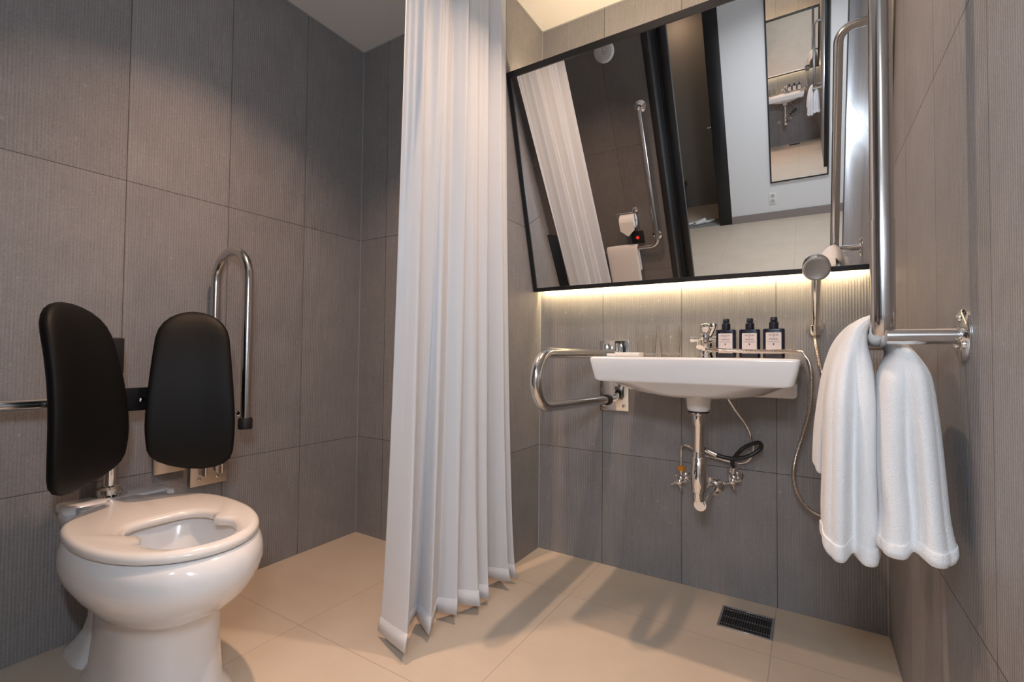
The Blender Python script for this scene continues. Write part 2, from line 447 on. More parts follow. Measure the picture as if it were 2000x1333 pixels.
rs.append(ring(BX, 1.50, .060, .050, .732, 2.0))
rs.append(ring(BX, 1.50, .022, .022, .726, 2.0))
obj('basin', MB().rings(rs), CERAM, bas, sharp=60)
obj('wall_support', MB().box(BX + .10, BX + .2525, 1.66, YB, .690, .742, .012, 3), CERAM, bas)
obj('wall_support', MB().box(BX - .24, BX - .12, 1.66, YB, .70, .742, .012, 3), CERAM, bas)
obj('drain_collar', MB().lathe([(.037, 0), (.036, -.004), (.033, -.034), (.028, -.041), (.020, -.041)][::-1], (BX, 1.515, .694), seg=32), CERAM, bas)
obj('gasket', MB().lathe([(.029, 0), (.029, .005)], (BX, 1.515, .648), seg=28), BLACKP, bas)
obj('drain_plug', MB().lathe([(.021, 0), (.021, .003), (.006, .006)], (BX, 1.50, .726), seg=24), CHROME, bas)

# trap under the basin
tr = thing('basin_trap', (BX, 1.515, .38), 'chrome bottle trap and drain pipe under the wash basin', 'pipe')
obj('tailpipe', MB().lathe([(.024, .269), (.0235, .264), (.0185, .261), (.0185, .233), (.0155, .229), (.0155, .11)][::-1], (BX, 1.515, .379), seg=28), CHROME, tr)
obj('slip_nut', MB().lathe([(.019, .083), (.019, .096), (.0205, .097), (.0205, .115), (.018, .118), (.018, .144), (.0195, .145), (.0195, .15), (.016, .152)], (BX, 1.515, .379), seg=12), CHROME, tr)
obj('trap_body', MB().lathe([(.016, -.045), (.017, -.040), (.017, -.020), (.022, -.017), (.0225, .0), (.024, .004), (.024, .045), (.022, .05), (.021, .083), (.017, .088)], (BX, 1.515, .430), seg=28), CHROME, tr)
obj('outlet_pipe', MB().cyl((BX, 1.53, .455), (BX, YB - .005, .455), .013).cyl((BX, 1.538, .455), (BX, 1.556, .455), .018, 12), CHROME, tr)
obj('wall_flange', MB().lathe([(.033, 0), (.033, .003), (.022, .012), (.014, .016)], (BX, YB, .455), (0, -1, 0), 28), CHROME, tr)
for c in children_of(tr):   # the flange sits on the wall to the right of the pipe in the photo
    if c.name.startswith(('outlet_pipe', 'wall_flange')): c.location.z -= .09

# stop valves
def valve(x, z, label, thread):
    v = thing('stop_valve', (x, YB, z), label, 'valve', 'stop valves under the basin')
    obj('wall_flange', MB().lathe([(.027, 0), (.027, .002), (.020, .010), (.011, .013)], (x, YB, z), (0, -1, 0), 24), CHROME, v)
    obj('valve_body', MB().cyl((x, YB - .010, z), (x, YB - .052, z), .0095).lathe([(.0125, 0), (.0125, .014), (.009, .016)], (x, YB - .048, z), (0, -1, 0), 12)
        .cyl((x, YB - .036, z), (x, YB - .036, z + .030), .0085), CHROME, v)
    obj('thread_seal' if thread else 'compression_nut', MB().lathe([(.0125, 0), (.0135, .003), (.0135, .012), (.010, .015)], (x, YB - .036, z + .028), seg=12), ORANGE if thread else CHROME, v,
        label='orange thread seal' if thread else None)
    mb = MB().lathe([(.007, -.004), (.010, 0), (.010, .005), (.005, .008)], (x, YB - .068, z - .006), (0, -1, 0), 16)
    for k in range(4):
        a = k * PI / 2 + .35
        d = Vector((math.cos(a), 0, math.sin(a))); p = Vector((x, YB - .0695, z - .006))
        mb.tube([p + d * .004, p + d * .014, p + d * .023, p + d * .028, p + d * .030], .004, 8, rfun=lambda i: (.0062, .0044, .0046, .0058, .002)[i])
    mb.cyl((x, YB - .060, z - .006), (x, YB - .070, z - .006), .005)
    obj('cross_handle', mb, CHROME, v)
    return v
V1 = (-.381, .385); V2 = (-.212, .412)
valve(*V1, 'chrome stop valve with an orange thread seal, left of the drain pipe', True)
valve(*V2, 'chrome stop valve with a round wall flange, right of the drain pipe', False)
HOSEB = mat('black_braided_hose', (.02, .02, .02), .3)
hp = spline([(V1[0], YB - .036, V1[1] + .03), (V1[0], YB - .036, .475), (V1[0] + .006, YB - .05, .503), (V1[0] + .03, YB - .06, .505), (-.31, YB - .04, .478), (-.26, YB - .018, .466),
             (-.20, YB - .010, .456), (-.165, YB - .012, .475), (-.155, YB - .014, .52), (-.17, YB - .025, .58), (-.205, YB - .05, .64), (-.24, YB - .06, .70)], 8)
mb = MB().tube(hp, .0045, 10)
tag(obj('supply_hose', mb, CHROME), 'thin chrome supply hose looping from the left stop valve up to the basin', 'hose', 'supply hoses under the basin')
hp = spline([(V2[0], YB - .036, V2[1] + .03), (V2[0] + .002, YB - .075, .475), (V2[0] + .03, YB - .055, .515), (V2[0] + .075, YB - .06, .540), (V2[0] + .083, YB - .075, .525),
             (V2[0] + .05, YB - .085, .498), (V2[0] - .0, YB - .085, .484), (V2[0] - .045, YB - .085, .490), (V2[0] - .085, YB - .085, .505), (V2[0] - .10, YB - .085, .510)], 8)
h2 = thing('supply_hose', (V2[0], YB - .05, .45), 'black coiled supply hose with a chrome end above the right stop valve', 'hose', 'supply hoses under the basin')
obj('hose', MB().tube(hp, .0065, 12), HOSEB, h2)
obj('end_coupling', MB().cyl((V2[0] - .045, YB - .085, .490), (V2[0] - .08, YB - .085, .503), .0095, 12), CHROME, h2)

# mixer tap
FX, FY = -.283, 1.655
tp = thing('basin_tap', (FX, FY, .813), 'chrome mixer tap standing on the back ledge of the basin', 'tap')
obj('base', MB().lathe([(.024, 0), (.024, .004), (.021, .008), (.0185, .026), (.0205, .030)], (FX, FY, .813), seg=28), CHROME, tp)
obj('body', MB().lathe([(.0195, .0), (.0205, .006), (.0205, .018), (.016, .022), (.0145, .032), (.019, .037), (.019, .046), (.0150, .050), (.0150, .06), (.018, .064), (.018, .078), (.010, .084)], (FX, FY, .841), seg=28)
    .cyl((FX - .034, FY, .873), (FX + .034, FY, .873), .008), CHROME, tp)
obj('spout', MB().tube(fillet([(FX, FY, .862), (FX, FY - .085, .862), (FX, FY - .100, .845)], .02, 6), .0105, 16), CHROME, tp)
obj('lever', MB().cyl((FX + .012, FY - .004, .885), (FX + .030, FY - .010, .923), .009, 16).box(FX + .018, FX + .036, FY - .04, FY + .005, .905, .924, .004), CHROME, tp)
obj('knob', MB().lathe([(.0095, 0), (.0095, .012), (.006, .016)], (FX - .034, FY, .873), (-1, 0, 0), 8), CHROME, tp)
obj('hose_outlet', MB().cyl((FX + .010, FY - .02, .838), (FX + .034, FY - .055, .838), .0095, 16), CHROME, tp)

# tumblers
def tumbler(x, y):
    g = thing('glass_tumbler', (x, y, .8132), 'clear glass tumbler on the basin ledge, left one of the pair', 'glass', 'glass tumblers on the basin')
    obj('glass', MB().lathe([(.0, .0), (.0285, .0), (.0295, .002), (.0375, .108), (.0366, .108), (.0285, .012), (.0, .010)], (x, y, .8132), seg=40, cap=False), GLASSM, g)
    return g
g1 = tumbler(-.474, 1.645)
dup(g1, (-.393, 1.645, .8132), 'clear glass tumbler on the basin ledge, right one of the pair, nearer the tap')
# soap box
tag(obj('soap_box', MB().box(-.50, -.425, 1.40, 1.45, .8135, .8265, .003).box(-.532, -.50, 1.415, 1.445, .8135, .823, .002), mat('white_soap_card', (.80, .76, .72), .6)),
    'small flat white soap box on the left end of the basin', 'soap box')

# lotion bottles
def bottle(x, y, z0, label):
    t = thing('lotion_bottle', (x, y, z0), label, 'bottle', 'navy pump bottles on the basin')
    w0, d0 = .0295, .019
    rs = []
    for hh, k in ((0, .94), (.0015, 1), (.06, 1), (.086, 1), (.0885, .96), (.0895, .82), (.0898, .45)):
        rs.append([(px, py, z0 + hh) for px, py in rrect(x, y, w0 * k, d0 * k, 32, 5.5)])
    obj('bottle', MB().rings(rs), NAVY, t)
    pu = obj('pump', MB().lathe([(.0125, 0), (.013, .001), (.013, .019), (.0105, .0205), (.0105, .023)], (x, y, z0 + .0895), seg=28), NAVYP, t)
    obj('nozzle', MB().lathe([(.0095, 0), (.0098, .001), (.0098, .011), (.009, .0125)], (x, y, z0 + .1115), seg=24).box(x - .0045, x + .0045, y - .028, y, z0 + .113, z0 + .121, .002), NAVYP, pu)
    lb = obj('label', MB().box(x - .0205, x + .0205, y - d0 - .0009, y - d0 + .0006, z0 + .014, z0 + .077), LABELM, t)
    big = bmesh.new()
    for s_, sz, zz in (('ACQUA', .0072, .0695), ('DI', .0034, .0635), ('PARMA', .0072, .0570), ('BLU MEDITERRANEO', .0034, .0495), ('\u2666', .0062, .0415)):
        if s_ == '\u2666':
            bm2 = bmesh.new()
            vs = [bm2.verts.new(v) for v in ((0, .0030, 0), (-.0022, 0, 0), (0, -.0030, 0), (.0022, 0, 0))]; bm2.faces.new(vs)
            vs = [bm2.verts.new(v) for v in ((-.0015, .0036, 0), (.0015, .0036, 0), (.0010, .0020, 0), (-.0010, .0020, 0))]; bm2.faces.new(vs)
        else:
            bm2 = text_mesh(s_, sz, 0)
        for v in bm2.verts:
            v.co = Vector((v.co.x + x, y - d0 - .0012, v.co.y + z0 + zz))
        me = bpy.data.meshes.new('tmp'); bm2.to_mesh(me); bm2.free(); big.from_mesh(me); bpy.data.meshes.remove(me)
    for v in big.verts: v.co -= Vector((x, y, z0))
    me = bpy.data.meshes.new('lettering'); big.to_mesh(me); big.free(); me.materials.append(INK)
    to = bpy.data.objects.new('lettering', me); C.objects.link(to); to.parent = lb
    return t
b1 = bottle(-.2215, 1.66, .8133, 'navy pump bottle with a pale label, next to the mixer tap')
dup(b1, (-.1530, 1.66, .8133), 'navy pump bottle with a pale label, middle one of the three')
dup(b1, (-.0860, 1.64, .8133), 'navy pump bottle with a pale label, nearest the shower handset')

# hand shower and hose
hs = thing('hand_shower', (.021, YB, .90), 'chrome hand shower in a wall holder right of the basin', 'shower')
HB = Vector((.021, 1.752, .895)); HT = Vector((.024, 1.712, 1.045))
obj('wall_holder', MB().lathe([(.0265, 0), (.0265, .003), (.020, .012), (.012, .030), (.012, .034)], (.021, YB, .913), (0, -1, 0), 28)
    .lathe([(.013, -.018), (.0165, -.010), (.0165, .012), (.0145, .014)], (.021, 1.752, .905), (0, -.2, 1), 24), CHROME, hs)
obj('handle', MB().tube([HB, HB.lerp(HT, .2), HB.lerp(HT, .5), HB.lerp(HT, .8), HT, HT + Vector((0, -.008, .03))], .01, 18, rfun=lambda i: (.0085, .0105, .0115, .0125, .0135, .012)[i]), CHROME, hs)
hd = Vector((0, -.93, -.36)).normalized()
obj('shower_head', MB().lathe([(.012, -.030), (.028, -.022), (.0355, -.012), (.0375, 0), (.0360, .003)], (.0245, 1.690, 1.083), hd, 40), CHROME, hs)
obj('spray_face', MB().lathe([(.0345, 0), (.0345, .0035), (.030, .0042), (.029, .0036), (.0, .0036)], Vector((.0245, 1.690, 1.083)) + hd * .0015, hd, 40), mat('grey_spray_face', (.30, .29, .28), .35, .3), hs)
pts = [(FX + .0345, FY - .056, .838), (FX + .050, 1.594, .837), (FX + .07, 1.58, .836), (FX + .14, 1.56, .833), (FX + .21, 1.555, .833), (-.025, 1.56, .833), (-.008, 1.575, .823), (.006, 1.60, .795), (.010, 1.63, .735), (.004, 1.66, .66), (-.014, 1.69, .58),
       (-.034, 1.71, .50), (-.038, 1.715, .44), (-.022, 1.715, .385), (.010, 1.715, .350), (.045, 1.715, .343), (.085, 1.715, .375), (.095, 1.72, .46), (.080, 1.73, .58), (.050, 1.74, .70), (.032, 1.748, .80), (.0215, 1.752, .875), tuple(HB)]
sp_ = spline(pts, 34)
mb = MB().tube(sp_, .006, 14, rfun=lambda i: .0064 if i % 2 else .0054)
tag(obj('shower_hose', mb, HOSEM), 'ribbed metal shower hose hanging in a loop between the mixer tap and hand shower', 'hose')

# fold-down bar left of the basin
X = -.64
fb = thing('fold_down_grab_bar', (X, YB, .74), 'chrome U-shaped fold-down grab bar left of the wash basin', 'grab bar')
mb = MB().box(X - .058, X + .058, YB - .006, YB, .602, .874, .002)
obj('wall_plate', mb, CHROME, fb)
obj('hinge', MB().box(X - .030, X - .022, YB - .055, YB - .005, .785, .862, .003).box(X + .022, X + .030, YB - .055, YB - .005, .785, .862, .003).cyl((X - .034, YB - .03, .825), (X + .034, YB - .03, .825), .008), CHROME, fb)
path = [Vector((X, YB - .02, .8225)), Vector((X, 1.235, .8225))]
for k in range(1, 12):
    a = PI * k / 12; path.append(Vector((X, 1.235 - .078 * math.sin(a), .7445 + .078 * math.cos(a))))
path += [Vector((X, 1.235, .6665)), Vector((X, 1.70, .6500))]
obj('bar', MB().tube(path, .0155, 24), STEEL, fb)
obj('rubber_bumper', MB().cyl((X, 1.695, .650), (X, 1.722, .6492), .020, 24), BLACKP, fb)
obj('stop_pin', MB().cyl((X, 1.722, .649), (X, YB - .004, .649), .013), CHROME, fb)
for sx in (-1, 1):
    obj('screw', MB().lathe([(.007, 0), (.0068, .002), (.004, .004)], (X + sx * .040, YB - .006, .622), (0, -1, 0), 14), CHROME, fb)

# floor drain
fd = thing('floor_drain', (-.165, 1.643, 0), 'slotted stainless floor drain set into the tiles below the basin', 'drain')
DW, DD = .0745, .067
mb = MB()
for a in ((-.2395, -.2325, 1.576, 1.711), (-.0975, -.0905, 1.576, 1.711), (-.2325, -.0975, 1.576, 1.583), (-.2325, -.0975, 1.704, 1.711)):
    mb.box(a[0], a[1], a[2], a[3], .0, .0035, .0006, 1)
obj('frame', mb, STEEL, fd)
obj('pan', MB().box(-.2325, -.0975, 1.583, 1.704, .0002, .0008), DARKM, fd)
mb = MB()
for k in range(20):
    x = -.229 + k * .0067
    mb.box(x, x + .0026, 1.583, 1.704, .0012, .0026)
for yy in (1.596, 1.641, 1.686):
    mb.box(-.2325, -.0975, yy, yy + .005, .0012, .0022)
gr_o = obj('grate', mb, mat('dark_drain_steel', (.10, .10, .10), .35, .8), fd)
for row, yy in enumerate((1.5985, 1.6435, 1.6885)):
    mb = MB()
    for k in range(20): mb.lathe([(.0023, 0), (.0021, .0010), (.0008, .0015)], (-.2277 + k * .0067, yy, .0024), seg=8)
    obj('stud_row', mb, CHROME, gr_o)

# ------------------------------------------------------------------ toilet
TY = .575
to = thing('toilet', (-1.62, TY, 0), 'white ceramic floor-standing toilet with open seat against the left wall', 'toilet')
NT = 64
def egg(xf, xr, hw, z, e_r=2.6, e_f=2.1, xm=None, cy=TY):
    """closed outline: front tip xf, rear xr, half width hw, widest at xm"""
    if xm is None: xm = xf - (xf - xr) * .45
    out = []
    for k in range(NT):
        a = 2 * PI * k / NT; c, s = math.cos(a), math.sin(a)
        if c >= 0: x = xm + (xf - xm) * abs(c) ** (2 / e_f); y = hw * math.copysign(abs(s) ** (2 / e_f), s)
        else: x = xm - (xm - xr) * abs(c) ** (2 / e_r); y = hw * math.copysign(abs(s) ** (2 / e_r), s)
        out.append((x, cy + y, z))
    return out
rs = [egg(-1.130, -1.60, .126, .0, 2.6, 2.8, -1.36), egg(-1.137, -1.60, .121, .014, 2.6, 2.8, -1.36), egg(-1.166, -1.59, .109, .035, 2.6, 2.8, -1.36),
      egg(-1.172, -1.58, .104, .12, 2.5, 2.7, -1.36), egg(-1.165, -1.58, .104, .185, 2.4, 2.6, -1.35),
      egg(-1.158, -1.585, .106, .215, 2.3, 2.5, -1.35), egg(-1.140, -1.585, .114, .224, 2.3, 2.4, -1.35), egg(-1.106, -1.60, .136, .243, 2.2, 2.3, -1.34), egg(-1.072, -1.61, .158, .272, 2.1, 2.2, -1.34), egg(-1.046, -1.62, .177, .305, 2.05, 2.1, -1.34),
      egg(-1.036, -1.625, .185, .335, 2.0, 2.1, -1.34), egg(-1.042, -1.625, .1825, .362, 2.0, 2.1, -1.34), egg(-1.056, -1.62, .175, .382, 2.0, 2.1, -1.34), egg(-1.062, -1.61, .171, .385, 2.0, 2.1, -1.34),
      egg(-1.085, -1.38, .120, .385, 2.2, 2.1, -1.25), egg(-1.095, -1.37, .110, .370, 2.2, 2.1, -1.24), egg(-1.11, -1.36, .100, .30, 2.2, 2.1, -1.24), egg(-1.15, -1.34, .07, .25, 2, 2, -1.24), egg(-1.20, -1.30, .04, .235, 2, 2, -1.25)]
obj('bowl', MB().rings(rs), CERAMT, to, sharp=70)
rs = []
for z, xa, xb, hy in ((.30, -1.70, -1.55, .105), (.36, -1.705, -1.535, .118), (.378, -1.707, -1.535, .122), (.384, -1.707, -1.540, .120), (.3855, -1.707, -1.60, .118), (.388, -1.707, -1.615, .122), (.401, -1.707, -1.622, .124), (.4055, -1.704, -1.627, .121), (.4065, -1.699, -1.632, .116)):
    rs.append([(x, y, z) for x, y in rrect((xa + xb) / 2, TY, (xb - xa) / 2, hy, 40, 7)])
obj('rear_deck', MB().rings(rs), CERAMT, to)
rs = []
for z, hx, hy, xx in ((0, .095, .100, -1.645), (.012, .09, .096, -1.645), (.04, .07, .084, -1.625), (.08, .05, .076, -1.60), (.12, .04, .072, -1.585), (.25, .04, .074, -1.585), (.32, .05, .09, -1.60), (.36, .06, .11, -1.63)):
    rs.append([(x, y, z) for x, y in rrect(xx, TY, hx, hy, 40, 4)])
obj('rear_foot', MB().rings(rs), CERAMT, to)
# seat: outline with a neck at the hinge, hole with two inner bumps
def seat_ring(z, k, hole=False, dz=0):
    out = []
    for i in range(NT):
        a = 2 * PI * i / NT; c, s = math.cos(a), math.sin(a)
        if not hole:
            if c >= 0: x = -1.335 + .279 * c ** .95 ; y = .177 * math.copysign(abs(s) ** .95, s)
            else:
                x = -1.335 - .295 * abs(c) ** 1.0
                tab = ((-1.335, .177), (-1.40, .175), (-1.454, .166), (-1.50, .147), (-1.54, .118), (-1.57, .088), (-1.595, .056), (-1.61, .040), (-1.63, .034))
                for (xa, ya), (xb, yb) in zip(tab[:-1], tab[1:]):
                    if xb <= x <= xa + 1e-9: y = ya + (yb - ya) * (x - xa) / (xb - xa)
                if s * s < 1e-9: y = 0
                y = math.copysign(y, s)
            x = -1.335 + (x + 1.335) * k; y *= k
        else:
            X0 = -1.225
            if c >= 0: x = X0 + .135 * c; y = .096 * math.copysign(abs(s) ** .9, s)
            else: x = X0 - .130 * abs(c) ** .75; y = .096 * math.copysign(abs(s) ** .55, s)
            bump = .022 * math.exp(-((x - X0 + .020) / .022) ** 2)
            y = math.copysign(max(abs(y) - bump, 0), y)
            x = X0 + (x - X0) * k; y *= k
        out.append((x, TY + y, z))
    return out
sr = [seat_ring(.388, .97), seat_ring(.3885, .992), seat_ring(.394, 1.0), seat_ring(.401, .996), seat_ring(.4075, .972), seat_ring(.4095, .93),
      seat_ring(.4085, 1.16, True), seat_ring(.4065, 1.06, True), seat_ring(.402, 1.01, True), seat_ring(.396, 1.0, True), seat_ring(.388, 1.02, True)]
mb = MB(); mb.rings(sr, cap=False)
mb.rings([seat_ring(.388, 1.02, True), seat_ring(.388, .97)], cap=False)
bmesh.ops.remove_doubles(mb.bm, verts=mb.bm.verts, dist=1e-5)
obj('seat', mb, SEATM, to, sharp=75)
mb = MB().box(-1.620, -1.575, TY - .100, TY + .10, .385, .4035, .006, 3)
obj('hinge', mb, HINGEM, to)
mb = MB().cyl((-1.606, TY + .10, .400), (-1.606, TY + .118, .400), .0085, 16)
obj('hinge_cap', mb, OUTM, to)
to.rotation_euler.z = math.radians(-2.6); to.location = (-1.628, TY - .009, 0)
FPX, FPY = -1.676, TY - .013
fv = obj('flush_pipe', MB().cyl((FPX, FPY, .412), (FPX, FPY, .80), .0165, 24), CHROME, to, label='chrome flush pipe')
obj('flange', MB().lathe([(.041, 0), (.041, .004), (.030, .007), (.029, .021), (.022, .026), (.0165, .030)], (FPX, FPY, .4055), seg=32), CHROME, fv)
obj('flush_valve', MB().lathe([(.022, 0), (.024, .006), (.024, .07), (.020, .085), (.010, .09)], (FPX, FPY, .72), seg=24).cyl((FPX, FPY, .76), (-1.752, FPY, .76), .013), CHROME, fv)

# backrest
bk = thing('toilet_support', (-1.56, TY, .68), 'split black padded back support on a chrome rail behind the toilet seat', 'back support')
def pad(yc, sgn, theta, xc):
    """sgn +1: outer side towards +Y"""
    rs = []
    Z0, Z1 = .482, .935
    n = 22; K = 44
    d_w = Vector((-math.sin(theta) * 1.0 * sgn * -1, math.cos(theta), 0))      # width direction
    nn = Vector((math.cos(theta), math.sin(theta) * sgn * 1.0, 0))
    nn = Vector((d_w.y, -d_w.x, 0))
    for i in range(n + 1):
        t = i / n
        a = PI * t
        tt = .5 - .5 * math.cos(a)
        z = Z0 + (Z1 - Z0) * tt
        # half width profile
        base =   .106 - .023 * max(0, (tt - .30) / .70) ** 1.3 - .008 * max(0, (.25 - tt) / .25)
        endk = (1 - max(0, (.14 - tt) / .14) ** 2.6) ** .5 if tt < .14 else 1
        if tt > .80: endk = (1 - ((tt - .80) / .20) ** 2.6) ** .5
        hw = max(base * endk, .006)
        th = .024 * min(1, (1 - abs(2 * tt - 1) ** 6) ** .5 + .05)
        bend = .010 + .010 * math.sin(tt * PI) - .055 * tt ** 2.2      # lumbar curve
        slip = sgn * (.004 * (1 - tt) ** 2)
        r = []
        for k in range(K):
            b_ = 2 * PI * k / K; cu, su = math.cos(b_), math.sin(b_)
            u_ = hw * math.copysign(abs(cu) ** .62, cu); v_ = th * math.copysign(abs(su) ** .75, su)
            cup = .022 * (u_ / .106) ** 2
            p = Vector((xc, yc, 0)) + d_w * (u_ + slip) + nn * (v_ + cup + bend)
            r.append((p.x, p.y, z - sgn * 0.0 - (.018 * (sgn * u_ / .106) if tt < .3 else 0) * (1 - tt / .3)))
        rs.append(r)
    return MB().rings(rs)
obj('backrest_pad', pad(.432, -1, math.radians(33), -1.51), PADM, bk, sharp=80)
obj('backrest_pad', pad(.683, 1, math.radians(26), -1.51), PADM, bk, sharp=80)
obj('bracket_plate', MB().box(-1.602, -1.592, .40, .74, .650, .714, .002), BLACKF, bk)
mb = MB().lathe([(.0075, 0), (.0075, .003), (.004, .005)], (-1.592, .592, .680), (1, 0, 0), 6)
obj('bolt', mb, CHROME, bk, label='chrome bolt')
obj('pad_mount', MB().box(-1.592, -1.560, .47, .538, .755, .852, .004), BLACKF, bk)
obj('pad_mount', MB().box(-1.592, -1.555, .64, .74, .60, .76, .004), BLACKF, bk)
obj('pad_mount', MB().box(-1.592, -1.555, .40, .49, .60, .74, .004), BLACKF, bk)
obj('rail', MB().tube(fillet([(XA + .002, .245, .683), (-1.632, .245, .683), (-1.622, .795, .676), (XA + .002, .795, .676)], .04, 8), .0140, 20), STEEL, bk)
obj('wall_flange', MB().lathe([(.034, 0), (.034, .004), (.026, .008)], (XA, .245, .683), (1, 0, 0), 24), STEEL, bk)
obj('knob', MB().lathe([(.010, 0), (.012, .004), (.011, .014), (.006, .018)], (-1.60, .868, .612), (1, -.2, 0), 18).tube([Vector(p) for p in fillet([(-1.622, .775, .676), (-1.622, .800, .612), (-1.598, .868, .612)], .02, 5)], .005, 10), CHROME, bk)

# folded-up bar right of the toilet
Y = .845
ub = thing('fold_up_grab_bar', (XA, Y, .50), 'chrome U-shaped grab bar folded up against the wall right of the toilet', 'grab bar')
path = [Vector((-1.722, Y, .44)), Vector((-1.722, Y, 1.052))]
for k in range(1, 14):
    a = PI * k / 14; path.append(Vector((-1.622 - .100 * math.cos(a), Y, 1.052 + .100 * math.sin(a))))
path += [Vector((-1.522, Y, 1.052)), Vector((-1.522, Y, .600))]
obj('bar', MB().tube(path, .0152, 24), STEEL, ub)
obj('rubber_foot', MB().lathe([(.0195, 0), (.021, .004), (.021, .03), (.018, .036)], (-1.522, Y, .572), seg=24), BLACKP, ub)
obj('wall_plate', MB().box(XA, XA + .012, Y - .055, Y + .062, .362, .56, .002), BRUSH, ub)
obj('hinge', MB().box(XA + .012, -1.700, Y - .030, Y - .022, .40, .50, .003).box(XA + .012, -1.700, Y + .022, Y + .030, .40, .50, .003).cyl((-1.722, Y - .034, .445), (-1.722, Y + .034, .445), .008), STEEL, ub)
for sy, zz in ((-.028, .385), (.030, .385)):
    obj('screw', MB().lathe([(.0065, 0), (.006, .0025), (.003, .004)], (XA + .012, Y + sy, zz), (1, 0, 0), 12), STEEL, ub)
obj('wall_plate', MB().box(XA, XA + .010, .685, .775, .425, .60, .002), BRUSH, bk, label='brushed steel wall plate')

# ------------------------------------------------------------------ shower curtain
bot = [(-1.056, .982), (-.978, .955), (-.901, .932), (-.975, 1.02), (-1.010, 1.088), (-.911, 1.038), (-.976, 1.142), (-.902, 1.152), (-.945, 1.197), (-.873, 1.233), (-.915, 1.280), (-.881, 1.292), (-.968, 1.395),
       (-.873, 1.411), (-.942, 1.455), (-.879, 1.464)]
nb = len(bot) - 1
def cpt(s, t):
    """s 0..1 along the curtain, t 0 bottom .. 1 top"""
    f = s * nb; i = min(int(f), nb - 1); u = f - i
    P = [bot[max(i - 1, 0)], bot[i], bot[i + 1], bot[min(i + 2, nb)]]
    lin = [P[1][k] + (P[2][k] - P[1][k]) * u for k in (0, 1)]
    cat = [.5 * (2 * P[1][k] + (P[2][k] - P[0][k]) * u + (2 * P[0][k] - 5 * P[1][k] + 4 * P[2][k] - P[3][k]) * u * u + (3 * P[1][k] - P[0][k] - 3 * P[2][k] + P[3][k]) * u ** 3) for k in (0, 1)]
    sm = min(1, t * 3)
    bx = [lin[k] * (1 - sm) + cat[k] * sm for k in (0, 1)]
    # top: even gathered folds on the track
    ty = .955 + (1.465 - .955) * s; tx = -.945 + .011 * math.sin(2 * PI * 5 * s - 1.2) + .007 * math.sin(2 * PI * 8.3 * s + 1) + .002 * math.sin(2 * PI * 21 * s)
    k = t ** .5
    x = bx[0] * (1 - k) + tx * k; y = bx[1] * (1 - k) + ty * k
    return x, y
NS, NZ = 224, 40
bm = bmesh.new(); rows = []
for j in range(NZ + 1):
    t = (j / NZ) ** 1.3; row = []
    for i in range(NS + 1):
        s = i / NS; x, y = cpt(s, t)
        zb = .022 + .010 * math.sin(s * 9) ** 2
        row.append(bm.verts.new((x, y, zb + (ZC - .030 - zb) * t)))
    rows.append(row)
for a, b_ in zip(rows[:-1], rows[1:]):
    for i in range(NS): bm.faces.new((a[i], a[i + 1], b_[i + 1], b_[i]))
ct = thing('shower_curtain', (-.945, 1.2, ZC - .02), 'long white shower curtain gathered in folds, hanging between toilet and basin', 'curtain')
obj('cloth', bm, CURTM, ct, sharp=60, solid=.0012)
bm = bmesh.new(); rows = []
for j in range(2):
    row = []
    for i in range(NS + 1):
        s = i / NS; t = 0.0 if j == 0 else .020; x, y = cpt(s, t)
        zb = .022 + .010 * math.sin(s * 9) ** 2
        row.append(bm.verts.new((x, y, zb + (ZC - .030 - zb) * t)))
    rows.append(row)
for i in range(NS): bm.faces.new((rows[0][i], rows[0][i + 1], rows[1][i + 1], rows[1][i]))
obj('hem', bm, CURTM, ct, sharp=60, solid=.0030)
tag(obj('curtain_track', MB().box(-.957, -.933, YS, YC, ZC - .016, ZC, .002), mat('white_track_aluminium', (.75, .75, .75), .4, .3)),
    'white curtain track fixed to the ceiling above the shower curtain', 'curtain track')

# ------------------------------------------------------------------ grab bar on the right wall
PX, PY, PZ = .103, .959, .853
gr = thing('wall_grab_bar', (XR, PY, PZ), 'large brushed steel L-shaped grab bar on the right wall, upright in front', 'grab bar')
up_path = fillet([(PX, PY, 1.0395), (PX, PY, 1.70), (XR - .002, PY, 1.70)], .085, 10)
obj('upright', MB().tube(up_path, .0158, 28), STEEL, gr)
lo_path = fillet([(PX, PY, 1.040), (PX, PY, PZ), (PX, 1.48, PZ), (XR - .002, 1.48, PZ)], .034, 8)
obj('lower_bar', MB().tube(lo_path, .0166, 28), STEEL, gr)
obj('wall_post', MB().cyl((PX + .004, PY, PZ), (XR - .002, PY, PZ), .0128, 24), CHROME, gr)
def fl(z, yy=PY):
    f = obj('wall_flange', MB().lathe([(.040, 0), (.040, .003), (.036, .0055), (.016, .006)], (XR, yy, z), (-1, 0, 0), 32), CHROME, gr)
    for k in range(3):
        a = PI / 2 + k * 2 * PI / 3
        obj('screw', MB().lathe([(.0065, 0), (.006, .003), (.003, .0045)], (XR - .005, yy + .027 * math.cos(a), z + .027 * math.sin(a)), (-1, 0, 0), 14), CHROME, f)
fl(PZ); fl(1.70); fl(PZ, 1.48)

